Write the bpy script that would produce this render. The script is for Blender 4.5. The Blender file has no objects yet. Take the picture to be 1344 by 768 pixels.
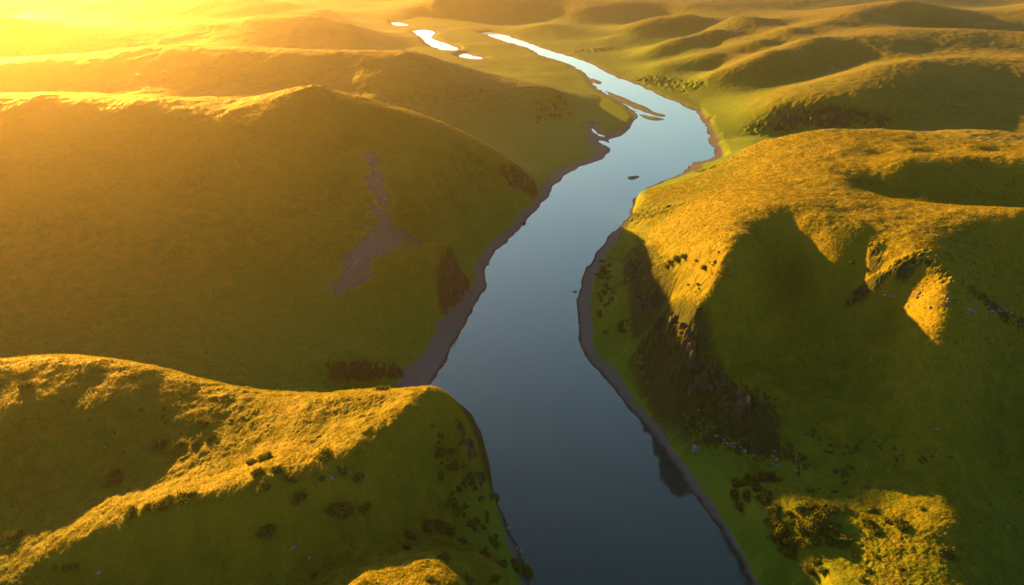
import bpy, math, random
import numpy as np

QUAL = 1.0            # mesh step multiplier (1 = final)
HAZE = True
random.seed(11)
C = bpy.context.scene.collection
R = math.radians
F32 = np.float32

# ------------------------------------------------------------------ camera model
CAMZ, PITCH, FPX, CX, CY = 200.0, R(28.0), 908.0, 672.0, 384.0
SP, CP = math.sin(PITCH), math.cos(PITCH)

def at(px, py, z=0.0):
    """world point at height z that the photograph shows at pixel px, py"""
    u, v = (px - CX) / FPX, (CY - py) / FPX
    dx, dy, dz = u, CP + v * SP, -SP + v * CP
    t = (z - CAMZ) / dz
    return (t * dx, t * dy, z)

# ------------------------------------------------------------------ relief: survey points (pixel, pixel, height)
LINES = """
#1 headland crest and the ground just behind it
-60,488,42;0,478,44;65,473,47;130,475,49;185,481,48;240,500,46;300,518,45;350,526,45;420,522,49;480,517,50;540,512,51;575,509,50
-60,478,22;0,468,22;130,465,20;190,470,18;240,488,17;300,508,14;350,518,12;420,512,10;480,507,4;520,504,3;560,503,2
40,500,44.5;130,500,47.5;220,515,46
20,545,43;130,540,46;250,545,45;350,545,46;430,545,50;500,535,51
-80,660,28;0,640,30;50,620,32;150,600,38;250,580,43
500,548,55;450,575,54;400,592,52;300,622,46;200,645,41;100,682,36;0,712,31
560,543,53;520,568,55;480,600,55;440,628,54;400,645,53;350,660,52;300,674,50;240,686,48;180,699,44;100,718,39;40,740,35;-40,772,30
470,662,49;450,700,42;400,715,40;300,720,38;200,750,33;350,768,34;420,768,39;120,790,28
500,705,41;520,740,49;560,768,54;490,768,53;460,790,53;520,810,56;600,738,46;610,768,49;640,742,37;660,768,32;680,757,14;702,768,5;650,800,26
590,525,48;605,550,40;622,585,30;640,620,18;655,652,7
570,560,46;560,600,43;540,640,40;500,672,44;590,600,33;600,640,25;580,688,28;630,688,12;660,715,5;545,700,33
#2 meadow
0,440,23;150,430,19;300,420,16;400,405,15;0,395,27;150,392,23;300,398,17;300,460,15;430,440,11;500,430,9;530,465,5;350,490,12;420,470,11;440,476,14;480,475,14;530,476,9;440,462,13;500,462,12
445,503,4;480,505,3;515,503,3
545,475,3;575,435,3;606,395,3;622,360,3;632,335,3;675,290,3;705,262,3;718,243,3
#2 small spur with the green top
470,338,30;540,328,32;588,324,32;600,333,29;560,348,32;500,365,26;450,392,19;612,372,5;602,400,4;570,425,6;530,420,10;565,385,16;490,420,12;606,308,7;560,305,18;650,300,4;530,290,26
490,250,47;480,300,36;460,350,24
#3 long left hill: crest, face, back
-120,133,84;0,128,84;60,130,83;110,133,82;180,143,80;250,146,76;310,138,76;360,125,83;400,117,88;430,125,85;470,143,79;520,160,72;560,172,65;600,184,55;640,200,42;670,216,30;688,232,19;700,248,9
450,195,58;445,255,41;525,205,58;545,255,43
0,200,62;100,210,59;200,220,57;300,210,61;400,200,62;470,210,58;540,230,46;600,245,33;650,255,19;690,262,8
0,300,38;100,300,36;200,300,36;300,300,37;400,300,36;0,360,29;200,365,23;330,360,23;420,350,26;580,270,26;640,280,9
-60,120,44;0,121,45;110,127,42;250,134,40;330,122,40;400,111,40;450,128,36;520,148,29;580,168,20;640,190,12;690,215,6
#4 second left ridge
-80,90,60;0,86,62;72,85,60;125,75,62;172,64,64;229,62,66;300,67,63;358,72,60;430,72,60;480,71,60;537,69,58;555,72,55;580,80,48;609,89,40;645,104,31;688,111,26;723,117,22;735,124,16
560,118,37;620,150,21;680,170,12;700,200,6;745,150,5;720,160,8;480,105,48;480,130,40;660,135,22;620,118,33;745,118,3
0,79,32;120,69,32;229,57,34;358,67,28;430,68,20;480,67,13;540,65,6;600,82,3;640,95,3;700,105,3
760,140,3;800,160,2;760,180,3;740,200,3;725,225,3;720,90,2;740,100,2;780,125,2
#5 third left ridge and the hills beyond
0,27,50;54,35,45;90,36,44;118,33,46;197,37,44;250,34,45;304,36,44;329,26,52;408,21,54;430,25,48;466,36,34;501,50,16;530,62,5
0,20,25;100,30,22;200,28,22;300,28,22;400,15,25;450,22,12;480,40,5
-60,-20,60;60,-18,60;150,-14,58;250,-8,54;336,-2,47;358,7,38;430,12,30;465,26,8
515,30,3;560,20,3;480,12,3;520,0,3;560,45,3;620,60,3;660,80,3;620,36,3;660,40,3;560,60,3
573,-2,40;534,20,6;620,-5,44;680,4,34;600,22,3;690,26,3
#6 right side, far
690,44,4;716,32,16;770,11,30;830,6,34;910,5,38;755,52,3;800,48,9;800,50,5;860,20,16;900,24,26;834,33,10;780,34,8
800,57,5;834,34,24;860,22,34;910,20,42;960,21,45;989,22,48;830,64,4;864,59,6;900,46,13;940,35,24;970,28,34
827,72,5;864,62,20;900,50,30;940,38,39;840,80,4;890,66,17
850,92,8;864,86,14;936,70,31;1000,52,42;1036,36,50;1080,39,47;870,77,8;930,61,18;980,48,27;1036,33,38
905,108,8;936,97,22;989,77,40;1018,67,48;1064,49,57;1129,47,58;936,91,14;989,71,26;1018,60,34;1064,44,44
905,120,4;940,128,5;960,126,9;1000,118,14;1050,103,23;1100,88,32;1135,74,42
#7 dark ridge with the cliff
948,163,3;978,141,14;1000,131,22;1025,122,30;1064,115,38;1114,100,46;1143,89,53;1179,80,59;1204,79,60;1258,77,60;1344,77,60;1420,78,60;1018,144,22;1045,141,26;1080,143,28;1130,150,27
1000,172,5;1035,171,6;1090,168,12;1150,168,17;1250,168,22;1344,178,24;1150,135,35;1250,125,40;1344,120,42;1250,100,51;940,180,2
1170,66,49;1200,70,46;1270,68,48;1344,66,48;1143,46,58;1190,38,60;1258,37,60;1320,42,58;1420,45,58
1075,28,51;1130,15,62;1184,1,71;1218,12,60;1260,22,50;1300,30,43;1344,39,36;1190,35,36;1275,35,34;1235,34,34;1130,36,46
1236,19,24;1262,15,30;1300,10,22;1344,8,26;1240,-8,40;1344,-14,44;1050,-2,40;1010,12,28;950,2,36;1050,14,26;1110,4,34;1150,3,30
#8 great right hill: back silhouette, shelf, bright crest
918,233,14;953,211,33;989,190,48;1036,177,58;1079,171,64;1150,171,66;1222,174,66;1293,171,68;1344,187,70;1430,190,72
1120,198,71.5;1200,194,73.5;1290,191,75;1150,207,68.5;1220,204,69.5;1300,201,71
918,224,4;953,203,7;989,183,9
860,246,8;880,245,16;900,250,28;950,240,44;1000,215,57;1080,203,68;1200,192,69;1040,230,67
1108,232,74;1186,216,77;1260,211,80;1344,206,84;1440,203,86;1125,248,66;1186,258,64;1260,268,64;1344,278,65;1440,280,68
840,262,20;862,262,26;850,285,28;862,300,30;900,270,46;960,252,64;1050,247,72;880,290,42
864,318,42;900,302,55;936,289,64;980,279,71;1018,273,75;1100,278,77;1180,288,79;1258,297,81;1344,296,83;1440,300,86
830,300,14;820,322,10;838,332,16;850,312,28
868,345,44;905,345,57;940,330,67;890,380,45;910,405,49;955,320,72
960,345,68;932,388,58;905,412,50;995,320,69;1000,350,60;1025,320,63;1035,345,56;1060,298,73;1085,325,68.5;1100,352,63
1020,385,51;1045,375,50;1070,420,44;1020,480,35;960,440,43
1235,325,80;1240,380,72;1234,430,64;1242,480,56;1247,530,48;1175,420,53;1118,392,53;1140,330,71.5;1100,500,35;1180,355,70.5;1150,370,64.5;1195,400,61.5
1344,340,70;1344,400,58;1344,500,40;1344,600,26;1344,700,18;1300,560,34;1440,500,42;1420,700,24;1246,600,37;1252,680,31;1240,768,27;1344,768,13;1300,650,25
848,385,32;882,425,36;930,470,36;980,510,33;1012,550,28;1060,550,29
800,372,8;828,440,10;848,490,11;886,548,12;918,580,11;960,596,12;1000,608,12
838,445,15;872,492,17;915,540,17;962,574,16;815,378,11
815,335,7;780,400,3;772,430,3;797,480,3;848,550,3;898,610,3;950,682,3;986,735,3;1010,768,3
1000,700,14;1050,700,21;1100,700,22;1150,720,24;1200,768,26;1050,768,18;1150,600,27;1200,650,28;1100,650,22;1050,630,18;1000,655,18;960,650,10;1000,768,7
#9 low banks along the river
700,52,1.5;760,72,2;830,98,2;880,118,2;925,140,2;945,165,2.5;945,200,2.5;930,222,2.5
"""
WORLD_PTS = """
-420,300,34;-330,180,40;-260,80,40;-420,60,60;-600,250,70;-560,480,84;-700,620,104;-900,850,110;-760,1100,80;-1000,1250,90
-300,-60,50;-600,-200,80;-900,100,90;-1300,500,110;-1400,1400,90;-1900,900,100;-1700,2200,80;-1100,1900,66
-160,60,40;-100,90,34;-40,110,34;30,120,18;-60,20,36;-40,-120,30;-120,-300,50
240,60,36;180,90,24;150,-60,30;300,-160,50;260,180,42;420,120,60;520,300,84;600,520,80;700,760,66;560,420,84
900,300,90;1000,900,80;1200,1500,90;1400,700,110;1900,1700,90;400,-500,70;-500,-800,80;900,-900,90
-1500,-1500,90;1800,-1500,90;2600,0,90;-2600,0,90;0,-2500,70
600,2400,60;-300,2500,50;0,3200,70;900,3300,80;-1000,3200,70;1800,3000,80;-2000,3000,80;300,2050,30
"""
REG = []
def parse(txt, tag=False):
    rows = []; cur = 0
    for ln in txt.strip().splitlines():
        if ln.startswith('#'): cur = int(ln[1]); continue
        rows.append([tuple(float(a) for a in p.split(',')) for p in ln.split(';')])
        if tag: REG.extend([cur] * len(rows[-1]))
    return rows
lines = parse(LINES, True)
pts = [at(*p) for ln in lines for p in ln]
pix = [p for ln in lines for p in ln]
pts += [tuple(p) for ln in parse(WORLD_PTS) for p in ln]
for k in range(14):                                   # rolling country to the horizon
    a = 2 * math.pi * k / 14 + .2
    for rr, zz in ((5200, 75), (9500, 85), (15000, 100)):
        pts.append((rr * math.sin(a), rr * math.cos(a), zz + 25 * math.sin(5 * a + rr)))
P = np.array(pts, dtype=np.float64)

def lp(x, y):
    """log-polar chart centred 150 m behind the camera foot"""
    yy = y + 150.0
    return np.arctan2(x, yy) * 2.2, np.log(np.hypot(x, yy)) * 2.2
SX, SY = lp(P[:, 0], P[:, 1])

def kern(r2):
    return np.sqrt(r2 + 0.0009)
n = len(P)
D2 = (SX[:, None] - SX[None]) ** 2 + (SY[:, None] - SY[None]) ** 2
A = np.zeros((n + 3, n + 3)); A[:n, :n] = kern(D2) + np.eye(n) * -0.004
A[:n, n] = 1; A[:n, n + 1] = SX; A[:n, n + 2] = SY; A[n:, :n] = A[:n, n:].T
W = np.linalg.solve(A, np.concatenate([P[:, 2], np.zeros(3)]))

def base_height(x, y):
    sx, sy = lp(x.astype(np.float64), y.astype(np.float64))
    sx = sx.astype(F32).ravel(); sy = sy.astype(F32).ravel()
    out = (W[n] + W[n + 1] * sx + W[n + 2] * sy).astype(F32)
    w32, px_, py_ = W.astype(F32), SX.astype(F32), SY.astype(F32)
    ch = 16384
    for i in range(0, len(sx), ch):
        d = (sx[i:i + ch, None] - px_[None]) ** 2
        d += (sy[i:i + ch, None] - py_[None]) ** 2
        d += F32(0.0009)
        np.sqrt(d, out=d)
        out[i:i + ch] += d @ w32[:n]
    return out.reshape(x.shape)
HAZE_TOP, HAZE_COL, HAZE_DENS, HAZE_G = 230.0, (.97, .92, .84, 1), .00005, .81
SUN_E, SUN_COL, SKY_E, EXPOSURE = 5.0, (1.0, .395, .035), .030, 3.25

# ------------------------------------------------------------------ noise
_rng = np.random.RandomState(5)
_G = _rng.normal(size=(65536, 2)).astype(F32); _G /= np.linalg.norm(_G, axis=1, keepdims=True)
def perlin(x, y, seed=0):
    xi = np.floor(x).astype(np.int64); yi = np.floor(y).astype(np.int64)
    xf = (x - xi).astype(F32); yf = (y - yi).astype(F32)
    def g(ix, iy):
        hsh = (ix * 73856093) ^ (iy * 19349663) ^ (seed * 83492791 + 1013)
        hsh = (hsh ^ (hsh >> 13)) * 1274126177
        return _G[(hsh ^ (hsh >> 16)) & 65535]
    u = xf * xf * xf * (xf * (xf * 6 - 15) + 10); v = yf * yf * yf * (yf * (yf * 6 - 15) + 10)
    def d(ox, oy):
        gg = g(xi + ox, yi + oy); return gg[..., 0] * (xf - ox) + gg[..., 1] * (yf - oy)
    a = d(0, 0); b = d(1, 0); c = d(0, 1); e = d(1, 1)
    return ((a + u * (b - a)) + v * ((c + u * (e - c)) - (a + u * (b - a)))) * F32(1.5)
def fbm(x, y, scale, octv=4, seed=0, gain=.5, ridged=False):
    o = 0; a = 1.0; f = 1.0 / scale; t = 0
    for k in range(octv):
        v = perlin(x * f + 17.3 * k, y * f - 9.1 * k, seed + k)
        if ridged: v = 1 - 2 * np.abs(v)
        o = o + a * v; t += a; a *= gain; f *= 2.03
    return (o / t).astype(F32)
def mounds(x, y, cell, seed):
    """tussocks: rounded humps on a jittered grid, 0..1"""
    cx, cy = np.floor(x / cell).astype(np.int64), np.floor(y / cell).astype(np.int64)
    o = np.zeros(x.shape, F32)
    for i in (-1, 0, 1):
        for j in (-1, 0, 1):
            hsh = ((cx + i) * 73856093) ^ ((cy + j) * 19349663) ^ (seed * 83492791)
            hsh = (hsh ^ (hsh >> 13)) * 1274126177
            g = _G[(hsh ^ (hsh >> 16)) & 65535]; g2 = _G[(hsh >> 8) & 65535]
            r = cell * (.28 + .30 * np.abs(g2[..., 0]))
            d = np.hypot(x - (cx + i + .5 + g[..., 0] * .42) * cell, y - (cy + j + .5 + g[..., 1] * .42) * cell) / r
            np.maximum(o, np.clip(1 - d * d, 0, 1) * (.35 + .65 * np.abs(g2[..., 1])), out=o)
    return o
def sstep(a, b, x):
    t = np.clip((x - a) / (b - a), 0, 1); return t * t * (3 - 2 * t)

# ------------------------------------------------------------------ river outline (water level 0)
LEFT_BANK = "632,43;655,52;690,62;715,75;745,84;768,96;782,114;800,126;820,137;836,149;835,158;820,174;806,182;798,186;800,198;786,210;748,225;733,240;716,262;682,300;654,325;641,342;638,372;625,398;602,438;586,472;566,500;560,516;582,545;614,595;637,630;652,662;672,705;692,748"
RIGHT_BANK = "641,42;662,46;692,56;716,65;746,74;778,85;795,95;816,104;838,112;862,124;896,138;918,152;926,168;930,182;938,200;930,210;908,214;896,226;878,236;852,245;834,262;824,286;801,309;776,339;763,370;757,402;758,440;766,466;790,492;815,522;841,553;872,594;906,642;941,692;966,727;986,770"
def pl(s, z=0.0):
    return [at(*[float(a) for a in p.split(',')], z)[:2] for p in s.split(';')]
def smooth(q, k=4):
    q = np.array(q); o = []
    for i in range(len(q) - 1):
        p0, p1, p2, p3 = q[max(i - 1, 0)], q[i], q[i + 1], q[min(i + 2, len(q) - 1)]
        for j in range(k):
            t = j / k
            o.append(.5 * (2 * p1 + (p2 - p0) * t + (2 * p0 - 5 * p1 + 4 * p2 - p3) * t * t + (3 * p1 - p0 - 3 * p2 + p3) * t ** 3))
    o.append(q[-1]); return np.array(o)
lb = smooth(pl(LEFT_BANK) + [(6, 150), (-6, 80), (-20, -60), (-60, -300), (-160, -900), (-100, -2600)], 3)
rb = smooth(pl(RIGHT_BANK) + [(92, 150), (88, 80), (90, -60), (60, -300), (-20, -900), (80, -2600)], 3)
RIVER = np.concatenate([lb[::-1], rb])
PONDS = [smooth(pl(s + ';' + s.split(';')[0]), 3) for s in (
    "541,41;556,39;571,43;566,49;575,54;588,58;602,65;588,67;572,63;560,57;556,52;548,46",
    "601,74;610,70;620,73;636,77;620,78",
    "513,29;524,30;536,33;526,34;517,33",
    "574,37;588,38;580,39",
    "776,166;781,173;793,178;796,180;784,178;778,171",
    "783,184;796,186;803,190;797,191;788,188")]
BARS = [smooth(pl(s + ';' + s.split(';')[0]), 3) for s in (            # gravel bars and islands
    "772,104;780,103;788,108;787,111;778,108",
    "795,120;806,123;822,130;838,137;852,143;862,148;874,152;868,153;850,149;836,144;820,136;806,130",
    "838,150;852,152;866,155;874,157;860,158;846,155",
    "776,114;784,120;796,128;790,128;780,122",
    "800,134;812,140;822,148;836,152;830,157;818,150;806,142",
    "824,233;836,231;838,233;828,236",
    "700,74;716,75;735,80;752,86;748,88;728,83;712,79")]
def poly_sd(poly, x, y):
    """signed distance to a closed outline, negative inside"""
    shp = x.shape; x = x.ravel().astype(F32); y = y.ravel().astype(F32)
    best = np.full(x.shape, 1e12, F32); ins = np.zeros(x.shape, bool)
    q = np.asarray(poly, F32); m = len(q)
    for i in range(m):
        ax, ay = q[i]; bx, by = q[(i + 1) % m]
        ex, ey = bx - ax, by - ay; L = ex * ex + ey * ey
        if L < 1e-8: continue
        px_, py_ = x - ax, y - ay
        t = np.clip((px_ * ex + py_ * ey) / L, 0, 1)
        dx, dy = px_ - t * ex, py_ - t * ey
        np.minimum(best, dx * dx + dy * dy, out=best)
        if abs(ey) > 1e-9:
            c = ((ay > y) != (by > y)) & (x < ex * (y - ay) / ey + ax)
            ins ^= c
    d = np.sqrt(best); d[ins] *= -1
    return d.reshape(shp)
def line_d(q, x, y):
    best = np.full(x.shape, 1e12, F32); q = np.asarray(q, F32)
    for i in range(len(q) - 1):
        (ax, ay), (bx, by) = q[i], q[i + 1]
        ex, ey = bx - ax, by - ay; L = ex * ex + ey * ey + 1e-9
        t = np.clip(((x - ax) * ex + (y - ay) * ey) / L, 0, 1)
        np.minimum(best, (x - ax - t * ex) ** 2 + (y - ay - t * ey) ** 2, out=best)
    return np.sqrt(best)
def near(poly, x, y, pad, fn, far=1e4):
    """evaluate fn only where the outline's box is close"""
    q = np.asarray(poly); x0, y0 = q.min(0) - pad; x1, y1 = q.max(0) + pad
    m = (x > x0) & (x < x1) & (y > y0) & (y < y1)
    o = np.full(x.shape, far, F32)
    if m.any(): o[m] = fn(poly, x[m], y[m])
    return o

def pl3(s):
    return [at(*[float(a) for a in p.split(',')])[:2] for p in s.split(';')]
# rock bands: (line through the face, half width m, relief m)
CLIFFS = [
    ("820,300,8;838,288,15;860,288,25;885,286,34", 9, 2.0),
    ("826,335,12;842,370,24;856,405,30", 10, 2.6),
    ("860,430,30;896,470,33;940,512,32;990,552,25", 12, 3.4),
    ("615,570,24;635,610,12;650,645,6", 6, 1.0),
    ("604,345,17;592,388,12", 9, 3.0),
    ("438,490,8;485,492,7;528,490,5", 5, 1.6),
    ("670,235,22;692,240,12", 12, 3.0),
    ("700,150,14;738,133,10;742,150,6", 18, 3),
    ("1003,158,16;1045,156,17;1090,158,18;1160,160,22", 18, 4.0),
    ("925,222,10;948,213,16;975,205,30", 14, 3.5),
    ("850,99,10;880,104,10;905,112,8", 22, 3.5),
    ("765,64,6;800,60,8", 20, 3),
]
OUTCROPS = [
    ("1128,384,58;1160,392,56;1200,402,54;1240,402,62;1300,408,60;1344,410,60", 4.0),
    ("1146,335,70;1150,350,68", 3.0),
    ("925,580,12;960,582,13;1000,592,14;1040,612,15;1055,628,14", 3.0),
]
SCREE = [("488,214,56;494,240,52;505,275,42;512,300,34", 6), ("512,300,34;495,330,27;470,362,22;455,378,19", 11), ("530,300,26;560,315,20", 6)]
SHORE_W = [  # beach width along the banks, (pixel point at level 0, metres)
    ((560, 498), 15), ((600, 430), 13), ((635, 370), 8), ((650, 325), 7), ((700, 280), 8), ((750, 228), 11), ((795, 195), 12), ((830, 160), 5), ((800, 130), 6), ((760, 90), 6), ((655, 650), .8), ((690, 745), 3), ((600, 550), .3), ((625, 600), .3),
    ((935, 190), 9), ((905, 214), 10), ((850, 246), 3), ((830, 265), 2), ((800, 311), 9), ((765, 365), 8), ((757, 420), 8.5), ((790, 490), 6.5), ((840, 552), 5), ((905, 640), 4), ((985, 768), 2), ((870, 125), 4), ((780, 85), 8)]

def relief(x, y):
    """height and surface masks of the land at world x, y"""
    h = base_height(x, y)
    r = np.hypot(x, y)
    far = np.clip(r / 600, .6, 1.7)
    rd = poly_sd(RIVER, x, y)
    jit = fbm(x, y, 22, 3, 91) * np.clip(r / 260, .8, 3) * 2.2 + fbm(x, y, 5, 2, 92) * .6
    rd = rd + jit
    wd = rd
    for q in PONDS:
        wd = np.minimum(wd, near(q, x, y, 60, poly_sd) + jit * .6)
    for q in BARS:
        wd = np.maximum(wd, -(near(q, x, y, 40, poly_sd) + jit * .7))
    # beach width
    sw = np.array([at(a, b)[:2] for (a, b), w in SHORE_W]); ww = np.array([w for _, w in SHORE_W])
    num = 0; den = 0
    for (sx, sy), w in zip(sw, ww):
        k = 1.0 / ((x - sx) ** 2 + (y - sy) ** 2 + 60) ** 1.5
        num = num + k * w; den = den + k
    bw = (num / den).astype(F32)
    land = sstep(0, 22, wd)
    # cliffs
    rock = np.zeros_like(h); 
    amp = np.zeros_like(h)
    rn = fbm(x, y, 9, 4, 31, .6, True)
    for s, w, a in CLIFFS:
        q = pl3(s); d = near(q, x, y, w * 3, line_d)
        m = np.exp(-(d / w) ** 2 * 1.2).astype(F32)
        rock = np.maximum(rock, m); amp = np.maximum(amp, m * a)
    # relief noise
    hh = h.copy()
    hh += fbm(x, y, 90, 3, 1) * 1.5 * np.clip(r / 600, .6, 1) * land
    gull = fbm(x + fbm(x, y, 60, 2, 8) * 22, y, 46, 4, 12, .5, True)
    hh += gull * .75 * land * (1 - .55 * sstep(500, 1000, r))
    hh += (fbm(x + fbm(x, y, 150, 2, 9) * 50, y * .8, 120, 3, 15, .5, True) - .25) * (3.6 - 2.9 * sstep(-150, 60, x)) * land * np.clip(hh / 60, 0, 1) * sstep(270, 380, r)
    slope_gain = np.clip(hh / 25, .25, 1)
    hh += fbm(x, y, 11, 4, 21, .5) * .85 * land * slope_gain
    hh += fbm(x, y, 3.1, 4, 22, .65) * .36 * land * (.5 + .5 * slope_gain) * (.6 + .8 * sstep(-.2, .5, fbm(x, y, 35, 2, 23)))
    calm = 1 - .6 * sstep(280, 360, r) * sstep(0, 60, x)       # smoother turf on the high shelf
    land = land * calm
    tk = sstep(-.35, .3, fbm(x, y, 28, 3, 24)) * land
    hh += mounds(x, y, 1.9, 3) * .20 * tk + mounds(x, y, .95, 9) * .13 * land + mounds(x, y, 5.5, 5) * .7 * sstep(.0, .4, fbm(x, y, 60, 2, 25)) * land
    # sheep-track terraces that follow the contours
    wq = fbm(x, y, 25, 2, 41)
    ter = perlin(x * .03 + wq, hh * 1.05 + wq * 3, 43) + .6 * perlin(x * .06 - wq, hh * 2.3 + y * .02, 44)
    hh += ter * .26 * land * np.clip(hh / 20, 0, 1) * sstep(-.5, .4, fbm(x, y, 50, 2, 45))
    hh += (rn - .35) * amp * 1.25 + perlin(x * .9, y * .9, 71) * amp * .14 + fbm(x, y, 4.2, 3, 72, .6, True) * amp * .25
    out_m = np.zeros_like(h)
    for s, w in OUTCROPS:
        d = near(pl3(s), x, y, w * 4, line_d)
        m = np.exp(-((d + fbm(x, y, 9, 2, 55) * 3.4) / w) ** 2).astype(F32)
        out_m = np.maximum(out_m, m)
    hh += out_m * (fbm(x, y, 3.0, 3, 61, .6, True) + .2) * 1.5
    scr = np.zeros_like(h)
    for s, w in SCREE:
        d = near(pl3(s), x, y, w * 4, line_d)
        scr = np.maximum(scr, sstep(1.35, .45, (d + fbm(x, y, 20, 4, 65, .65) * 15) / w))
    hh += scr * fbm(x, y, 2.5, 3, 66, .7) * .45
    # bank profile
    beach = np.clip(wd, 0, None) * .075 + .06 + fbm(x, y, 4, 3, 81) * .05
    beach = np.minimum(beach, .1 + bw * .075)
    t = sstep(bw * .75, bw * 1.1 + 1.5 + np.minimum(bw, 4), wd)
    hh = np.where(wd > 0, beach + (np.maximum(hh, 1.2) - beach) * t, np.maximum(wd * .22, -3.0) + .0)
    gravel = (1 - sstep(bw * .82, bw * 1.12 + .5, wd + fbm(x, y, 7, 3, 82) * bw * .22)) * (wd > -8)
    return hh.astype(F32), dict(rock=np.maximum(rock * sstep(.1, .5, rock + rn * .25), out_m), gravel=gravel, scree=scr, wd=wd, rd=rd)

# ------------------------------------------------------------------ the land: one sheet on a grid that is finest where the picture looks
da = .075 * QUAL
ang = np.concatenate([np.arange(-180, -100, 3.0), np.arange(-100, -49, .5), np.arange(-49, 49, da), np.arange(49, 100, .5), np.arange(100, 180.1, 3.0)])
ang[-1] = 180.0
rad = [4.0]
while rad[-1] < 16500:
    q = rad[-1]
    st = .10 if q < 60 else (.02 if q < 95 else (.0026 * QUAL if q < 1000 else (.0034 * QUAL if q < 2300 else .012)))
    rad.append(q * (1 + st))
rad = np.array(rad)
AA, RR = np.meshgrid(np.radians(ang), rad)
GX = (RR * np.sin(AA)).astype(F32); GY = (RR * np.cos(AA)).astype(F32)
from concurrent.futures import ThreadPoolExecutor
_ch = [slice(i, i + 40) for i in range(0, GX.shape[0], 40)]
with ThreadPoolExecutor(4) as ex:
    _res = list(ex.map(lambda q: relief(GX[q], GY[q]), _ch))
GZ = np.concatenate([r_[0] for r_ in _res]); MK = {k: np.concatenate([r_[1][k] for r_ in _res]).astype(F32) for k in _res[0][1]}
del _res
nr, nc = GX.shape
pos = np.stack([GX, GY, GZ], -1)
du = np.empty_like(pos); dv = np.empty_like(pos)
du[:, 1:-1] = pos[:, 2:] - pos[:, :-2]; du[:, 0] = pos[:, 1] - pos[:, 0]; du[:, -1] = pos[:, -1] - pos[:, -2]
dv[1:-1] = pos[2:] - pos[:-2]; dv[0] = pos[1] - pos[0]; dv[-1] = pos[-1] - pos[-2]
NRM = np.cross(du, dv); NRM /= np.linalg.norm(NRM, axis=-1, keepdims=True) + 1e-12
del du, dv
steep = sstep(.62, .86, np.sqrt(1 - np.clip(NRM[..., 2], 0, 1) ** 2))
fl = NRM.reshape(-1, 3)
idx = np.arange(nr * nc).reshape(nr, nc)
QUADS = np.stack([idx[:-1, :-1], idx[:-1, 1:], idx[1:, 1:], idx[1:, :-1]], -1).reshape(-1, 4)

NRM *= np.sign(NRM[..., 2:3]) 
POSF = pos.reshape(-1, 3); NRMF = NRM.reshape(-1, 3)
MASKF = np.stack([np.clip(MK['rock'] * (.12 + 1.0 * steep), 0, 1), MK['gravel'], MK['scree'], np.clip(MK['wd'] / 20, 0, 1)], -1).reshape(-1, 4).astype(F32)

def sheet(name, faces, mat, label=None, kind='structure', zflat=None, normals=True):
    used = np.zeros(len(POSF), bool); used[faces.ravel()] = True
    vid = np.nonzero(used)[0]; remap = np.full(len(POSF), -1, np.int32); remap[vid] = np.arange(len(vid))
    me = bpy.data.meshes.new(name)
    co = POSF[vid].copy()
    if zflat is not None: co[:, 2] = zflat
    me.vertices.add(len(vid)); me.vertices.foreach_set('co', co.ravel())
    lv = remap[faces].ravel().astype(np.int32)
    me.loops.add(len(lv)); me.loops.foreach_set('vertex_index', lv)
    me.polygons.add(len(faces))
    me.polygons.foreach_set('loop_start', np.arange(0, len(lv), 4, dtype=np.int32))
    me.update(calc_edges=True)
    me.shade_smooth()
    if zflat is None:
        at_ = me.color_attributes.new('surface', 'FLOAT_COLOR', 'POINT')
        at_.data.foreach_set('color', MASKF[vid].ravel())
        if normals: me.normals_split_custom_set_from_vertices(NRMF[vid])
    me.materials.append(mat)
    ob = bpy.data.objects.new(name, me); C.objects.link(ob)
    ob['kind'] = kind
    if label: ob['label'] = label
    return ob

# ------------------------------------------------------------------ materials
def new_mat(name):
    m = bpy.data.materials.new(name); m.use_nodes = True
    nt = m.node_tree; nt.nodes.clear()
    return m, nt
class NB:
    def __init__(s, nt): s.nt = nt
    def n(s, t, **k):
        o = s.nt.nodes.new(t)
        for a, b in k.items():
            if a == 'inp':
                for q, v in b.items():
                    if hasattr(v, 'is_linked') or isinstance(v, bpy.types.NodeSocket): s.nt.links.new(v, o.inputs[q])
                    else: o.inputs[q].default_value = v
            else: setattr(o, a, b)
        return o
    def noise(s, co, scale, det=3, rough=.55, w=0):
        return s.n('ShaderNodeTexNoise', noise_dimensions='3D', inp={'Vector': co, 'Scale': scale, 'Detail': det, 'Roughness': rough}).outputs['Fac']
    def ramp(s, v, a, b, c0=0., c1=1.):
        return s.n('ShaderNodeMapRange', inp={0: v, 1: a, 2: b, 3: c0, 4: c1}).outputs[0]
    def mix(s, f, a, b):
        o = s.n('ShaderNodeMix', data_type='RGBA')
        for i, v in ((0, f), (6, a), (7, b)):
            if isinstance(v, bpy.types.NodeSocket): s.nt.links.new(v, o.inputs[i])
            else: o.inputs[i].default_value = v if i == 0 else (*v, 1)[:4]
        return o.outputs[2]
    def math(s, op, a, b=0.):
        return s.n('ShaderNodeMath', operation=op, inp={0: a, 1: b}).outputs[0]

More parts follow.
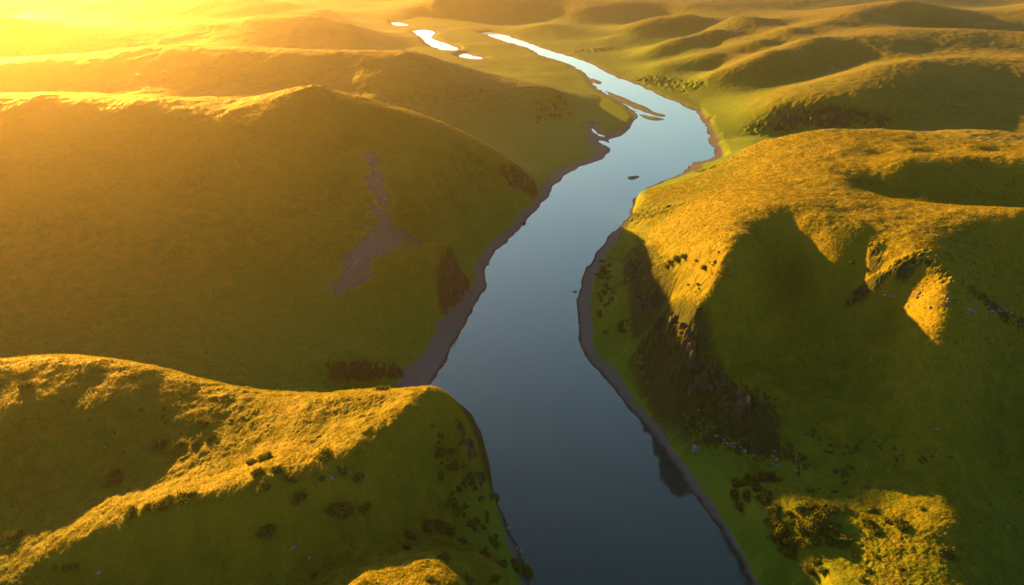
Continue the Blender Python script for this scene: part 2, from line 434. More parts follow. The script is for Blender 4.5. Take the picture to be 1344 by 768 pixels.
def land_material():
    m, nt = new_mat('turf_and_rock'); b = NB(nt)
    geo = b.n('ShaderNodeNewGeometry'); co = geo.outputs['Position']
    at_ = b.n('ShaderNodeAttribute', attribute_name='surface')
    sp = b.n('ShaderNodeSeparateColor', inp={0: at_.outputs['Color']})
    rock, grav, scree = sp.outputs[0], sp.outputs[1], sp.outputs[2]
    n1 = b.noise(co, .018, 4); n2 = b.noise(co, .16, 4, .6); n3 = b.noise(co, 1.3, 3, .65); n4 = b.noise(co, 5.0, 2, .6)
    green = b.mix(b.ramp(n1, .35, .65), GRASS_A, GRASS_B)
    g2 = b.mix(b.ramp(n2, .42, .72), green, GRASS_DRY)
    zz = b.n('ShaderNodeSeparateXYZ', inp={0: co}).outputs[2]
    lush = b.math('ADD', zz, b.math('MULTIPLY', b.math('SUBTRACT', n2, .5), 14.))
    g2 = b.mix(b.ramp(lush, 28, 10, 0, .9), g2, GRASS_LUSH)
    g2 = b.mix(b.ramp(b.math('ADD', zz, b.math('MULTIPLY', b.math('SUBTRACT', n1, .5), 40.)), 34, 62, 0, .75), g2, GRASS_SUNLIT_TOP)  # paler dry gold with height, painted in to brighten the sunlit crests
    g3 = b.mix(b.ramp(n3, .45, .75, 0, .55), g2, GRASS_DARK)
    mp = b.n('ShaderNodeMapping', inp={'Vector': co, 'Scale': (1, 1, .22)})
    col_ = b.noise(mp.outputs[0], .9, 4, .7)
    rk = b.mix(b.ramp(col_, .35, .65), (.010, .018, .013), (.044, .064, .050))
    rk = b.mix(b.ramp(b.math('ADD', n4, b.math('MULTIPLY', n2, .6)), .54, .74, 0, .9), rk, (.035, .052, .012))
    gv = b.mix(b.ramp(b.noise(co, 3.2, 4, .8), .3, .7), (.046, .055, .052), (.118, .138, .132))
    wet = b.ramp(b.math('ADD', at_.outputs['Alpha'], b.math('MULTIPLY', b.math('SUBTRACT', n2, .5), .16)), .02, .10)
    gv = b.mix(wet, (.035, .032, .030), gv)
    gv = b.mix(b.ramp(b.math('ADD', n2, b.math('MULTIPLY', n3, .5)), .86, .96, 0, .7), gv, (.05, .07, .015))
    sc = b.mix(b.ramp(b.noise(co, 1.1, 4, .75), .35, .7), (.044, .043, .037), (.100, .100, .088))
    sc = b.mix(b.ramp(n2, .55, .68, 0, .8), sc, (.06, .075, .015))
    c = b.mix(b.ramp(b.math('ADD', rock, b.math('MULTIPLY', b.math('SUBTRACT', n3, .5), .7)), .36, .6), g3, rk)
    c = b.mix(b.ramp(b.math('ADD', scree, b.math('MULTIPLY', b.math('SUBTRACT', n3, .5), .8)), .35, .65), c, sc)
    c = b.mix(b.ramp(b.math('ADD', grav, b.math('MULTIPLY', b.math('SUBTRACT', n3, .5), .4)), .4, .6), c, gv)
    # turf relief
    bh = b.math('ADD', b.math('MULTIPLY', b.noise(co, .9, 4, .65), .7), b.math('MULTIPLY', n4, .16))
    bh = b.math('ADD', bh, b.math('MULTIPLY', b.math('MULTIPLY', col_, b.ramp(rock, .25, .5)), 5.))
    bump = b.n('ShaderNodeBump', inp={'Strength': 1.0, 'Distance': TURF_BUMP, 'Height': bh})
    p = b.n('ShaderNodeBsdfPrincipled', inp={'Base Color': c, 'Roughness': b.ramp(rock, 0, .5, .75, .9), 'Specular IOR Level': .03, 'Normal': bump.outputs[0]})
    out = b.n('ShaderNodeOutputMaterial'); nt.links.new(p.outputs[0], out.inputs[0])
    return m
GRASS_SUNLIT_TOP = (.140, .130, .008); GRASS_LUSH = (.074, .140, .011); GRASS_A = (.044, .078, .005); GRASS_B = (.078, .102, .005); GRASS_DRY = (.125, .118, .007); GRASS_DARK = (.032, .052, .005)
TURF_BUMP = .36

def water_material():
    m, nt = new_mat('river_water'); b = NB(nt)
    co = b.n('ShaderNodeNewGeometry').outputs['Position']
    patch = b.noise(co, .012, 4, .6)
    bh = b.math('ADD', b.math('MULTIPLY', b.noise(co, .07, 3), 1.0), b.math('MULTIPLY', b.noise(co, .9, 4, .65), b.ramp(patch, .4, .65, .04, .16)))
    bump = b.n('ShaderNodeBump', inp={'Strength': 1.0, 'Distance': .06, 'Height': bh})
    body = b.n('ShaderNodeBsdfDiffuse', inp={'Color': (.003, .034, .034, 1)})
    gl = b.n('ShaderNodeBsdfGlossy', inp={'Color': (.78, 1, .94, 1), 'Roughness': b.ramp(patch, .42, .62, .06, .16), 'Normal': bump.outputs[0]})
    lw = b.n('ShaderNodeLayerWeight', inp={'Blend': .5, 'Normal': bump.outputs[0]})
    f = b.math('ADD', b.math('POWER', lw.outputs['Facing'], 2.1), .006)
    mx = b.n('ShaderNodeMixShader', inp={0: f, 1: body.outputs[0], 2: gl.outputs[0]})
    nt.links.new(mx.outputs[0], b.n('ShaderNodeOutputMaterial').inputs[0])
    return m
LAND = land_material(); WATER = water_material()

# ------------------------------------------------------------------ land pieces (one seamless grid, cut where the landforms meet) and water
reg_pt = np.array(REG + [0] * (n - len(REG)), np.int32)
fc_i = QUADS[:, 0]
cxy = POSF[fc_i]
def nearest_region(x, y):
    sx, sy = lp(x.astype(np.float64), y.astype(np.float64))
    out = np.zeros(len(x), np.int32)
    px_, py_ = SX.astype(F32), SY.astype(F32)
    def job(q):
        d = (sx[q, None].astype(F32) - px_[None]) ** 2 + (sy[q, None].astype(F32) - py_[None]) ** 2
        out[q] = reg_pt[d.argmin(1)]
    with ThreadPoolExecutor(4) as ex: list(ex.map(job, [slice(i, i + 20000) for i in range(0, len(x), 20000)]))
    return out
# label on a thinned grid, then spread
ri, ci = np.arange(0, nr, 3), np.arange(0, nc, 3)
small = nearest_region(GX[np.ix_(ri, ci)].ravel(), GY[np.ix_(ri, ci)].ravel()).reshape(len(ri), len(ci))
full = small[np.minimum(np.arange(nr - 1) // 3, len(ri) - 1)][:, np.minimum(np.arange(nc - 1) // 3, len(ci) - 1)].ravel()
gm, sm_ = MK['gravel'].ravel(), MK['scree'].ravel()
code = full.copy()
is_g = gm[fc_i] > .5
code[is_g & (cxy[:, 0] < 0)] = 11; code[is_g & (cxy[:, 0] >= 0)] = 12
# west or east of the channel decides which bank a beach face belongs to
mid = (np.array(lb[::-1]).mean(0))
lbx = np.interp(cxy[:, 1], lb[::-1][:, 1], lb[::-1][:, 0]); rbx = np.interp(cxy[:, 1], rb[::-1][:, 1], rb[::-1][:, 0])
code[is_g] = np.where(cxy[is_g, 0] < (lbx + rbx)[is_g] / 2, 11, 12)
code[(sm_[fc_i] > .45) & ~is_g] = 13
LANDFORMS = {
    0: ('hills', 'rolling open country fading into the haze beyond the named hills'),
    1: ('headland', 'sunlit grassy headland in front, dropping steeply into the river'),
    2: ('meadow', 'flat shaded green meadow between the headland and the long hazy hill'),
    3: ('hill', 'long smooth hill in golden haze with the bare scree patch on its end'),
    4: ('hill', 'second hazy ridge behind the long left hill, ending in a low crag by the floodplain'),
    5: ('hill', 'far glowing ridges and flats round the ponds under the sun'),
    6: ('hill', 'far rolling hills with gold crests above the outer river bend'),
    7: ('hill', 'dark shaded ridge with the purple cliff above the river bend'),
    8: ('hill', 'great hill on the right with golden shelf, dark face and river cliff'),
    9: ('river_bank', 'low green flats along the upper river bends'),
    11: ('shore', 'grey gravel beach along the left bank of the river'),
    12: ('shore', 'narrow gravel beach along the right bank of the river'),
    13: ('scree', 'bare brown scree patch running down the long hazy hill')}
for k, (nm, lab) in LANDFORMS.items():
    f = QUADS[code == k]
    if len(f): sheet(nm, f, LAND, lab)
wq = MK['wd'].ravel()
wf = QUADS[(wq[QUADS].min(1) < 3.0)]
river = sheet('river', wf, WATER, 'calm river winding from bright far bends to dark near water', zflat=0.0)

# ------------------------------------------------------------------ where a sight line meets the land
_angs = np.radians(ang)
def hit(px, py):
    dx, dy, dz = at(px, py, 0)[0], at(px, py, 0)[1], -CAMZ
    a = math.atan2(dx, dy); j = int(np.abs(_angs - a).argmin())
    rz = CAMZ + dz * rad / math.hypot(dx, dy)
    k = np.nonzero((GZ[:, j] >= rz) & (rad > 30))[0]
    if not len(k): return None
    k = k[0]
    return (float(rad[k] * math.sin(a)), float(rad[k] * math.cos(a)), float(GZ[k, j]))
def ground(x, y):
    """bilinear height lookup, vectorised"""
    a = np.arctan2(x, y); r = np.hypot(x, y)
    i = np.clip(np.interp(r, rad, np.arange(nr)), 0, nr - 1.001); j = np.clip(np.interp(a, _angs, np.arange(nc)), 0, nc - 1.001)
    i0 = i.astype(int); j0 = j.astype(int); fi = i - i0; fj = j - j0
    def s(M): return (M[i0, j0] * (1 - fi) * (1 - fj) + M[i0 + 1, j0] * fi * (1 - fj) + M[i0, j0 + 1] * (1 - fi) * fj + M[i0 + 1, j0 + 1] * fi * fj)
    return s(GZ), (i0, j0)

# ------------------------------------------------------------------ rough grass: separate blades standing on the turf
def foliage_mat(name, base, trans, tip):
    m, nt = new_mat(name); b = NB(nt)
    co = b.n('ShaderNodeNewGeometry').outputs['Position']
    n = b.noise(co, .35, 3); 
    c = b.mix(b.ramp(n, .35, .65), base, tip)
    d = b.n('ShaderNodeBsdfDiffuse', inp={'Color': c}); t = b.n('ShaderNodeBsdfTranslucent', inp={'Color': c})
    mx = b.n('ShaderNodeMixShader', inp={0: trans, 1: d.outputs[0], 2: t.outputs[0]})
    nt.links.new(mx.outputs[0], b.n('ShaderNodeOutputMaterial').inputs[0]); return m
GRASS_M = foliage_mat('grass_blades', (.090, .118, .008), .45, (.17, .145, .010))
def grass_field(count, dmax, seed=3):
    rg = np.random.RandomState(seed)
    # even over the picture-facing land, thinning with distance
    a = rg.uniform(R(-50), R(50), count * 3); r = 105 * (dmax / 105) ** rg.uniform(0, 1, count * 3) 
    x, y = r * np.sin(a), r * np.cos(a)
    z, (i, j) = ground(x, y)
    ok = (MK['wd'][i, j] > 9) & (MK['gravel'][i, j] < .1) & (MK['rock'][i, j] < .45) & (MK['scree'][i, j] < .3)
    cl = fbm(x, y, 4.5, 3, 77)
    ok &= cl > rg.uniform(-.45, .25, len(x))
    x, y, z, r = x[ok][:count], y[ok][:count], z[ok][:count], r[ok][:count]
    k = len(x); nb = 3
    V = np.zeros((k, nb, 3, 3)); 
    s = rg.uniform(.55, 1.25, k) * np.clip(r / 260, .75, 2.0)
    for q in range(nb):
        th = rg.uniform(0, 2 * math.pi, k); h = s * rg.uniform(.20, .38, k); w = s * rg.uniform(.05, .11, k)
        ox, oy = rg.uniform(-.18, .18, (2, k)) * s; lx, ly = rg.uniform(-.14, .14, (2, k)) * s
        V[:, q, 0] = np.stack([x + ox - w * np.cos(th), y + oy - w * np.sin(th), z - .06], -1)
        V[:, q, 1] = np.stack([x + ox + w * np.cos(th), y + oy + w * np.sin(th), z - .06], -1)
        V[:, q, 2] = np.stack([x + ox + lx, y + oy + ly, z + h], -1)
    V = V.reshape(-1, 3).astype(F32); nf = len(V) // 3
    me = bpy.data.meshes.new('rough_grass')
    me.vertices.add(len(V)); me.vertices.foreach_set('co', V.ravel())
    me.loops.add(len(V)); me.loops.foreach_set('vertex_index', np.arange(len(V), dtype=np.int32))
    me.polygons.add(nf); me.polygons.foreach_set('loop_start', np.arange(0, len(V), 3, dtype=np.int32))
    me.update(calc_edges=True); me.materials.append(GRASS_M)
    o = bpy.data.objects.new('grass', me); C.objects.link(o); o['kind'] = 'stuff'; o['label'] = 'rough tussocky grass growing over the nearer slopes'
    return o
grass_field(int(480000 / QUAL ** 2), 560)

# ------------------------------------------------------------------ shrubs and stones
SHRUB_M = foliage_mat('shrub_leaves', (.042, .088, .014), .35, (.115, .120, .014))
TWIG_M, _nt = new_mat('shrub_twigs'); _b = NB(_nt)
_nt.links.new(_b.n('ShaderNodeBsdfDiffuse', inp={'Color': (.026, .050, .010, 1)}).outputs[0], _b.n('ShaderNodeOutputMaterial').inputs[0])
def stone_mat():
    m, nt = new_mat('weathered_stone'); b = NB(nt)
    co = b.n('ShaderNodeNewGeometry').outputs['Position']
    c = b.mix(b.ramp(b.noise(co, 1.6, 4, .7), .35, .65), (.07, .065, .058), (.24, .225, .20))
    c = b.mix(b.ramp(b.noise(co, .7, 3), .55, .7, 0, .6), c, (.09, .10, .04))
    bp = b.n('ShaderNodeBump', inp={'Strength': 1., 'Distance': .12, 'Height': b.noise(co, 3., 4, .7)})
    p = b.n('ShaderNodeBsdfPrincipled', inp={'Base Color': c, 'Roughness': .9, 'Specular IOR Level': .2, 'Normal': bp.outputs[0]})
    nt.links.new(p.outputs[0], b.n('ShaderNodeOutputMaterial').inputs[0]); return m
STONE_M = stone_mat()
import bmesh
def ico(sub):
    bm = bmesh.new(); bmesh.ops.create_icosphere(bm, subdivisions=sub, radius=1)
    v = np.array([q.co[:] for q in bm.verts]); f = np.array([[q.index for q in g.verts] for g in bm.faces]); bm.free()
    return v, f
def lump(v, rg, k, amp, width):
    """push a sphere out into k rounded lobes"""
    c = rg.normal(size=(k, 3)); c[:, 2] = np.abs(c[:, 2]) * .8; c /= np.linalg.norm(c, axis=1, keepdims=True)
    d = np.exp(-((1 - v @ c.T) / width)); a = rg.uniform(.4, 1, k)
    return v * (1 - amp * .6 + amp * 1.5 * (d * a).max(1))[:, None]
def mesh_from(name, V, Fs, mats):
    me = bpy.data.meshes.new(name)
    me.from_pydata(V.tolist(), [], [f for fs in Fs for f in fs.tolist()])
    k = 0
    for i, fs in enumerate(Fs):
        me.materials.append(mats[i])
    mi = np.concatenate([np.full(len(fs), i, np.int32) for i, fs in enumerate(Fs)])
    me.polygons.foreach_set('material_index', mi); me.update(); return me
def shrub_mesh(seed, leaves, flat):
    rg = np.random.RandomState(seed); v, f = ico(3)
    v = lump(v, rg, 9, .55, .10); v[:, 2] = np.where(v[:, 2] < 0, v[:, 2] * .25, v[:, 2]); v *= np.array([1, rg.uniform(.75, 1.05), flat])
    core = v * .80
    # leaf sprays on and just outside the lobes
    i = rg.randint(0, len(v), leaves); p = v[i] * rg.uniform(.78, 1.10, (leaves, 1)) + rg.normal(size=(leaves, 3)) * .035
    p = p[p[:, 2] > -.06]; L = len(p)
    nrm = p / (np.linalg.norm(p, axis=1, keepdims=True) + 1e-6) + rg.normal(size=(L, 3)) * .55
    t = np.cross(nrm, rg.normal(size=(L, 3))); t /= np.linalg.norm(t, axis=1, keepdims=True)
    u = np.cross(nrm, t); u /= np.linalg.norm(u, axis=1, keepdims=True)
    s = rg.uniform(.05, .12, (L, 1))
    q = np.stack([p - t * s, p + u * s * .7, p + t * s, p - u * s * .7], 1).reshape(-1, 3)
    fl = np.arange(L * 4).reshape(L, 4) + len(core)
    return mesh_from('shrub', np.concatenate([core, q]), [f, fl], [TWIG_M, SHRUB_M])
def stone_mesh(seed):
    rg = np.random.RandomState(seed); v, f = ico(3)
    for k in range(11):                                   # knock flat faces off the boulder
        d = rg.normal(size=3); d /= np.linalg.norm(d); c = rg.uniform(.45, .85)
        e = v @ d - c; v = v - np.clip(e, 0, None)[:, None] * d
    v = v * rg.uniform(.7, 1.1, 3) * np.array([1, 1, .75]) + rg.normal(size=v.shape) * .012
    return mesh_from('boulder', v, [f], [STONE_M])
SHRUBS = [shrub_mesh(40 + k, 900, (.62, .72, .55, .85, .66)[k]) for k in range(5)]
SMALLS = [shrub_mesh(60 + k, 260, (.6, .7, .5)[k]) for k in range(3)]
STONES = [stone_mesh(80 + k) for k in range(5)]
rr_ = random.Random(21)
def place(kind, px, py, wpx, label, cat, group=None, pool=None, sink=.0, zmin=None):
    h = hit(px, py)
    if h is None: return None
    x, y, z = h
    depth = y * CP - (z - CAMZ) * SP
    w = wpx * depth / FPX
    o = bpy.data.objects.new(kind, rr_.choice(pool)); C.objects.link(o)
    if zmin is not None: z = max(z, zmin)
    o.location = (x, y, z - w * sink)
    s = w * .5
    o.scale = (s * rr_.uniform(.9, 1.1), s * rr_.uniform(.9, 1.1), s * rr_.uniform(.85, 1.15)); o.rotation_euler = (rr_.uniform(-.1, .1), rr_.uniform(-.1, .1), rr_.uniform(0, 6.28))
    o['label'] = label; o['category'] = cat
    if group: o['group'] = group
    return o
ORD = ['first', 'second', 'third', 'fourth', 'fifth', 'sixth', 'seventh', 'eighth', 'ninth', 'tenth', 'eleventh', 'twelfth', 'thirteenth', 'fourteenth', 'fifteenth', 'sixteenth']
def row(kind, spots, text, cat, group, pool, sink):
    spots = sorted(spots)
    for k, (px, py, w) in enumerate(spots):
        place(kind, px, py, w, f"{ORD[k]} from the left of {text}", cat, group, pool, sink)

place('shrub', 34, 508, 24, 'dark rounded shrub alone on the far left top of the headland', 'shrub', 'shrubs on the headland', SHRUBS, .03)
place('shrub', 152, 629, 28, 'dark flat shrub alone in the grassy hollow left of the headland ridge', 'shrub', 'shrubs on the headland', SHRUBS, .03)
place('shrub', 353, 700, 34, 'big dim green shrub on the shaded slope under the headland ridge', 'shrub', 'shrubs on the headland', SHRUBS, .03)
place('shrub', 452, 672, 40, 'broad gold-topped shrub at the lower tip of the lit ridge', 'shrub', 'shrubs on the headland', SHRUBS, .03)
place('shrub', 476, 667, 22, 'smaller gold-topped shrub touching the right of the broad one at the ridge tip', 'shrub', 'shrubs on the headland', SHRUBS, .03)
place('shrub', 412, 757, 15, 'small light green shrub alone beside the bottom patch of sunlit grass', 'shrub', 'shrubs on the headland', SHRUBS, .03)
place('shrub', 20, 704, 22, 'dark low shrub at the far left below the hollow', 'shrub', 'shrubs on the headland', SHRUBS, .03)
place('shrub', 575, 594, 30, 'large dark shrub high on the shaded river face of the headland', 'shrub', 'shrubs on the headland', SHRUBS, .03)
place('shrub', 502, 512, 18, 'dark shrub on the crest of the headland behind the cove', 'shrub', 'shrubs on the headland', SHRUBS, .03)
row('shrub', [(211, 586, 24), (236, 584, 16), (258, 583, 20), (276, 577, 15), (267, 557, 18)], 'five low shrubs where the lit saddle begins on the headland', 'shrub', 'shrubs on the headland', SHRUBS, .05)
row('shrub', [(172, 674, 20), (192, 668, 18), (213, 663, 26), (224, 659, 20), (240, 656, 24), (252, 651, 14)], 'the dark shrub line across the middle of the sunlit slope', 'shrub', 'shrubs on the headland', SHRUBS, .05)
row('shrub', [(331, 609, 16), (338, 621, 20), (348, 602, 22), (345, 640, 26), (365, 618, 17), (383, 629, 21), (391, 656, 24)], 'the loose clump of round shrubs on the upper ridge', 'shrub', 'shrubs on the headland', SHRUBS, .03)
row('shrub', [(423, 630, 13), (427, 599, 26), (450, 619, 17), (469, 628, 17)], 'four shrubs just over the ridge on its shaded river side', 'shrub', 'shrubs on the headland', SHRUBS, .03)
row('shrub', [(72, 745, 11), (86, 748, 12), (97, 746, 18)], 'three pale shrubs low on the slope at the bottom left', 'shrub', 'shrubs on the headland', SHRUBS, .03)
row('shrub', [(534, 719, 15), (537, 705, 21), (562, 692, 24), (578, 692, 26), (590, 700, 22), (606, 712, 17), (634, 728, 20), (645, 712, 24)], 'the gold-tipped shrubs edging the bottom sunlit strip', 'shrub', 'shrubs edging the bottom strip', SHRUBS, .03)
row('shrub', [(562, 762, 17), (582, 732, 18), (613, 764, 22), (650, 761, 15), (659, 744, 24), (676, 746, 25), (691, 750, 24)], 'the shrubs on the lowest sunlit rim above the water', 'shrub', 'shrubs on the lowest rim', SHRUBS, .03)
# thicket on the lower right slope, in rows from the back
T = 'thicket on the lower right slope'
row('shrub', [(968, 636, 19), (986, 633, 26), (1007, 630, 34), (964, 652, 23), (980, 653, 22), (1004, 655, 26), (993, 642, 20), (972, 668, 20)], 'the upper clump of the bronze thicket by the right shore', 'shrub', T, SHRUBS, .02)
row('shrub', [(1018, 672, 22), (1036, 674, 14), (1050, 669, 20), (1061, 663, 22), (1079, 674, 30), (1093, 668, 18), (1107, 670, 16)], 'the back row of the main bronze thicket', 'shrub', T, SHRUBS, .02)
row('shrub', [(1025, 695, 28), (1042, 686, 18), (1054, 694, 24), (1066, 690, 28), (1079, 699, 18), (1093, 693, 19), (1010, 686, 18)], 'the middle row of the main bronze thicket', 'shrub', T, SHRUBS, .02)
row('shrub', [(1020, 710, 23), (1037, 710, 26), (1054, 713, 19), (1067, 712, 19), (1089, 713, 17), (1107, 712, 26), (1037, 728, 29)], 'the front row of the main bronze thicket', 'shrub', T, SHRUBS, .02)
row('shrub', [(1136, 688, 22), (1143, 671, 17), (1150, 700, 14), (1165, 685, 12), (1179, 686, 23), (1182, 694, 15)], 'the outlying shrubs right of the bronze thicket', 'shrub', T, SHRUBS, .02)
row('shrub', [(1064, 749, 23), (1073, 738, 18), (1080, 751, 16), (1122, 731, 12), (1131, 762, 12), (1140, 751, 10), (1150, 731, 9), (1182, 748, 10)], 'the dark shrubs dotted over the sunlit grass below the thicket', 'shrub', T, SHRUBS, .02)
place('shrub', 1240, 727, 24, 'dark shrub at the right edge of the lower sunlit patch', 'shrub', T, SHRUBS, .02)
place('shrub', 1063, 646, 11, 'tiny gold shrub alone above the bronze thicket', 'shrub', T, SHRUBS, .02)
place('shrub', 1209, 670, 9, 'tiny shrub alone in the dark to the right of the thicket', 'shrub', T, SHRUBS, .02)
row('shrub', [(876, 352, 12), (882, 346, 16), (890, 342, 16), (899, 338, 12)], 'the hedge-like row on the lit shoulder above the cliff', 'shrub', 'shrubs on the great right hill', SHRUBS, .05)
place('shrub', 925, 352, 15, 'single dark shrub in the middle of the lit shoulder above the right cliff', 'shrub', 'shrubs on the great right hill', SHRUBS, .03)
place('shrub', 1116, 346, 11, 'single dark shrub on the sunlit spur of the great right hill', 'shrub', 'shrubs on the great right hill', SHRUBS, .03)
def scatter(kind, count, box, w, label, cat, group, pool, sink, test=None):
    k = tries = 0
    while k < count and tries < count * 12:
        tries += 1
        # box: corner points of a quad, bilinear
        u, v = rr_.random(), rr_.random()
        a = [(box[0][i] * (1 - u) + box[1][i] * u) * (1 - v) + (box[3][i] * (1 - u) + box[2][i] * u) * v for i in (0, 1)]
        if perl1(a[0], a[1]) < rr_.uniform(-.3, .35): continue
        o = place(kind, a[0], a[1], rr_.uniform(*w), label, cat, group, pool, sink)
        if o is not None and o.location.z < -.3 - .5 * sink and kind == 'shrub': bpy.data.objects.remove(o); continue
        k += o is not None
def perl1(a, b): return float(perlin(np.array([a / 26.], F32), np.array([b / 20.], F32), 5)[0])
scatter('shrub', 62, [(555, 560), (600, 545), (655, 715), (590, 690)], (8, 15), 'small dark shrub clinging to the shaded river face of the headland', 'shrub', 'small shrubs on the river face of the headland', SMALLS, .05)
scatter('shrub', 34, [(782, 345), (800, 335), (830, 440), (790, 440)], (7, 14), 'small dark shrub on the green foot slope beside the upper right beach', 'shrub', 'small shrubs above the upper right beach', SMALLS, .05)
scatter('shrub', 60, [(820, 355), (870, 400), (1010, 555), (900, 575)], (7, 15), 'small dark shrub growing on the shaded cliff of the great right hill', 'shrub', 'small shrubs on the right cliff', SMALLS, .1)
scatter('shrub', 42, [(930, 600), (1060, 560), (1250, 600), (1130, 660)], (5, 10), 'small dark shrub on the shaded hollow above the bronze thicket', 'shrub', 'small shrubs above the thicket', SMALLS, .05)
scatter('shrub', 26, [(60, 520), (300, 540), (500, 560), (160, 600)], (4, 9), 'small tussocky shrub on the upper headland grass', 'shrub', 'small shrubs on the upper headland', SMALLS, .08)
scatter('shrub', 16, [(880, 352), (950, 325), (960, 360), (895, 395)], (4, 8), 'small dark shrub dotted over the lit shoulder above the cliff', 'shrub', 'small shrubs on the lit shoulder', SMALLS, .08)
# stones
place('boulder', 387, 719, 13, 'pale grey boulder, largest of those on the shaded lower slope', 'boulder', 'boulders on the headland', STONES, .08)
place('boulder', 406, 733, 9, 'flat pale stone just below the largest boulder on the shaded slope', 'boulder', 'boulders on the headland', STONES, .08)
place('boulder', 379, 746, 8, 'small pale stone lowest on the shaded slope', 'boulder', 'boulders on the headland', STONES, .08)
place('boulder', 436, 627, 13, 'grey boulder beside a round shrub just over the lit ridge', 'boulder', 'boulders on the headland', STONES, .05)
place('boulder', 131, 751, 9, 'pale boulder alone at the bottom left of the headland', 'boulder', 'boulders on the headland', STONES, .05)
place('boulder', 138, 587, 5, 'small white stone in the shaded hollow of the headland', 'boulder', 'boulders on the headland', STONES, .02)
place('boulder', 220, 567, 5, 'small white stone high in the shaded hollow near the saddle', 'boulder', 'boulders on the headland', STONES, .02)
c_ = place('boulder', 913, 592, 15, 'tall pale crag standing at the foot of the right cliff near the beach', 'boulder', None, STONES, -.1)
c_.scale.z *= 2.3
place('boulder', 1320, 691, 7, 'small pale stone alone in the darkness at the far right', 'boulder', 'stones on the dark right slope', STONES, .02)
place('boulder', 1229, 564, 6, 'pale stone below the lowest lit patch on the dark right slope', 'boulder', 'stones on the dark right slope', STONES, .02)
place('boulder', 1234, 590, 5, 'lower pale stone of two under the lit patch on the dark slope', 'boulder', 'stones on the dark right slope', STONES, .02)
place('boulder', 638, 637 + 0, 1, 'x', 'x', None, STONES) if False else None
row('boulder', [(637 + 21, 639, 9), (665, 651, 5), (668, 671, 4)], 'three dark rocks in the water off the headland', 'boulder', 'rocks in the river', STONES, -.05)
row('boulder', [(583, 478, 4), (590, 481, 5), (597, 477, 8), (604, 483, 5), (613, 480, 4), (625, 468, 4)], 'the small rocks in the shallows off the left beach', 'boulder', 'rocks in the river', STONES, .02)
row('boulder', [(641, 347, 6), (656, 338, 8)], 'the two rocks in the water beside the left beach', 'boulder', 'rocks in the river', STONES, .02)
place('boulder', 755, 385, 9, 'dark rock jutting from the right beach into the river', 'boulder', 'rocks in the river', STONES, .02)
scatter('boulder', 48, [(655, 655), (664, 655), (694, 745), (668, 705)], (3, 7), 'dark boulder in the rock pile at the foot of the headland', 'boulder', 'rock pile at the foot of the headland', STONES, .02)
scatter('boulder', 46, [(1128, 376), (1340, 402), (1340, 416), (1135, 398)], (3, 7), 'grey stone of the rocky band across the great right hill', 'boulder', 'stones of the rocky band', STONES, .05)
scatter('boulder', 34, [(925, 572), (1010, 588), (1058, 632), (1000, 604)], (3, 6), 'grey stone of the rubble line at the foot of the right cliff', 'boulder', 'stones of the rubble line', STONES, .03)
scatter('boulder', 50, [(488, 225), (512, 270), (500, 350), (462, 378)], (2, 5), 'loose stone lying on the bare scree of the long hill', 'boulder', 'stones on the scree', STONES, .0)
scatter('boulder', 20, [(552, 490), (600, 420), (640, 340), (660, 330)], (2, 4), 'stone on the gravel beach of the left bank', 'boulder', 'stones on the left beach', STONES, .02)

CRAG_M, _nt = new_mat('dark_cliff_rock'); _b = NB(_nt)
_co = _b.n('ShaderNodeNewGeometry').outputs['Position']
_mp = _b.n('ShaderNodeMapping', inp={'Vector': _co, 'Scale': (1, 1, .3)}).outputs[0]
_c = _b.mix(_b.ramp(_b.noise(_mp, 1.2, 4, .7), .35, .65), (.018, .017, .013), (.080, .074, .058))
_c = _b.mix(_b.ramp(_b.noise(_co, .8, 3), .42, .58, 0, .85), _c, (.036, .056, .012))
_bp = _b.n('ShaderNodeBump', inp={'Strength': 1., 'Distance': .35, 'Height': _b.noise(_mp, 1.6, 4, .7)})
_nt.links.new(_b.n('ShaderNodeBsdfPrincipled', inp={'Base Color': _c, 'Roughness': .92, 'Specular IOR Level': .15, 'Normal': _bp.outputs[0]}).outputs[0], _b.n('ShaderNodeOutputMaterial').inputs[0])
def crag_mesh(seed):
    rg = np.random.RandomState(seed); v, f = ico(3)
    for k in range(14):
        d = rg.normal(size=3) * np.array([1, 1, .35]); d /= np.linalg.norm(d); c = rg.uniform(.42, .8)
        e = v @ d - c; v = v - np.clip(e, 0, None)[:, None] * d
    v = v * np.array([rg.uniform(.7, 1.1), rg.uniform(.7, 1.1), rg.uniform(1.2, 1.9)]) + rg.normal(size=v.shape) * .02
    return mesh_from('crag', v, [f], [CRAG_M])
CRAGS = [crag_mesh(120 + k) for k in range(6)]
scatter('crag', 85, [(838, 352), (868, 400), (1012, 562), (872, 500)], (7, 19), 'dark rock rib standing out of the shaded cliff of the great right hill', 'rock', 'rock ribs of the right cliff', CRAGS, .15)
scatter('crag', 26, [(822, 338), (846, 345), (858, 410), (832, 405)], (6, 13), 'dark rock rib on the upper end of the right cliff', 'rock', 'rock ribs at the upper end of the right cliff', CRAGS, .2)
scatter('crag', 40, [(1018, 150), (1160, 155), (1165, 168), (1008, 169)], (5, 12), 'dark rock rib of the shaded cliff beyond the golden shelf', 'rock', 'rock ribs of the far dark cliff', CRAGS, .2)
scatter('crag', 14, [(592, 330), (606, 345), (600, 392), (582, 388)], (5, 11), 'dark rock rib on the end of the small green spur', 'rock', 'rock ribs of the small spur', CRAGS, .2)
scatter('crag', 12, [(440, 482), (530, 480), (525, 498), (445, 500)], (5, 10), 'dark rock in the wall of the cove beside the left beach', 'rock', 'rocks of the cove wall', CRAGS, .3)
scatter('crag', 14, [(660, 222), (690, 228), (692, 246), (668, 242)], (4, 9), 'dark rock at the river end of the long hazy hill', 'rock', 'rocks at the river end of the long hill', CRAGS, .2)
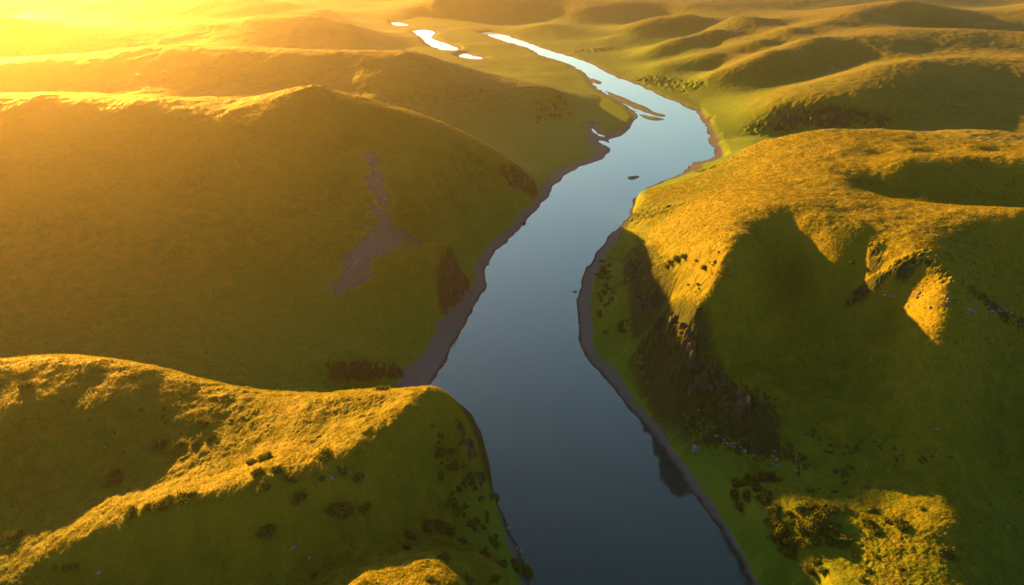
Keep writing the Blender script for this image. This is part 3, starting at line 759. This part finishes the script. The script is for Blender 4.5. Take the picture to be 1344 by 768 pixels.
scatter('crag', 18, [(695, 138), (738, 128), (748, 150), (705, 164)], (4, 8), 'dark rock of the low crag ending the second hazy ridge', 'rock', 'rocks ending the second ridge', CRAGS, .2)

scatter('crag', 30, [(592, 545), (606, 552), (656, 668), (640, 660)], (6, 14), 'dark mossy rock on the steep river edge of the headland', 'rock', 'rocks on the river edge of the headland', CRAGS, .3)

# ------------------------------------------------------------------ haze, light, sky, camera
SUN_AZ, SUN_EL = 38.0, 8.0           # degrees: left of the view axis, above the horizon
if HAZE:
    bm = bpy.data.meshes.new('haze')
    x0, x1, y0, y1, z0, z1 = -17500, 17500, -17500, 17500, -4.5, HAZE_TOP
    v = [(x, y, z) for z in (z0, z1) for y in (y0, y1) for x in (x0, x1)]
    bm.from_pydata(v, [], [(0, 2, 3, 1), (4, 5, 7, 6), (0, 1, 5, 4), (2, 6, 7, 3), (0, 4, 6, 2), (1, 3, 7, 5)])
    hz = bpy.data.objects.new('haze', bm); C.objects.link(hz); hz['kind'] = 'stuff'; hz['label'] = 'golden morning haze filling the valley'
    m, nt = new_mat('valley_haze'); b = NB(nt)
    pv = b.n('ShaderNodeVolumePrincipled', inp={'Color': HAZE_COL, 'Density': HAZE_DENS, 'Anisotropy': HAZE_G})
    out = b.n('ShaderNodeOutputMaterial'); nt.links.new(pv.outputs[0], out.inputs['Volume'])
    bm.materials.append(m)

sun = bpy.data.lights.new('sun', 'SUN'); sun.energy = SUN_E; sun.angle = R(.6); sun.color = SUN_COL
so = bpy.data.objects.new('sun', sun); C.objects.link(so)
from mathutils import Vector
sd = Vector((-math.sin(R(SUN_AZ)) * math.cos(R(SUN_EL)), math.cos(R(SUN_AZ)) * math.cos(R(SUN_EL)), math.sin(R(SUN_EL))))
so.rotation_euler = (-sd).to_track_quat('-Z', 'Y').to_euler()
w = bpy.data.worlds.new('World'); bpy.context.scene.world = w; w.use_nodes = True
nt = w.node_tree; nt.nodes.clear(); b = NB(nt)
sky = b.n('ShaderNodeTexSky', sky_type='NISHITA', sun_disc=False, sun_elevation=R(SUN_EL), sun_rotation=R(-SUN_AZ), altitude=100, air_density=1.0, dust_density=.5, ozone_density=1.0)
bg = b.n('ShaderNodeBackground', inp={'Color': sky.outputs[0], 'Strength': SKY_E})
nt.links.new(bg.outputs[0], b.n('ShaderNodeOutputWorld').inputs[0])

cam = bpy.data.cameras.new('camera'); co = bpy.data.objects.new('camera', cam); C.objects.link(co)
co.location = (0, 0, CAMZ); co.rotation_euler = (math.pi / 2 - PITCH, 0, 0)
cam.sensor_fit = 'HORIZONTAL'; cam.sensor_width = 36; cam.lens = 36 * FPX / 1344
cam.clip_start = .5; cam.clip_end = 60000
sc = bpy.context.scene; sc.camera = co
sc.view_settings.view_transform = 'Standard'; sc.view_settings.look = 'None'; sc.view_settings.gamma = 1
sc.view_settings.exposure = EXPOSURE
sc.render.engine = 'CYCLES'
cy = sc.cycles
cy.use_denoising = True; cy.denoiser = 'OPENIMAGEDENOISE'
cy.max_bounces = 6; cy.diffuse_bounces = 3; cy.glossy_bounces = 3; cy.volume_bounces = 0; cy.transparent_max_bounces = 8
cy.sample_clamp_indirect = 20
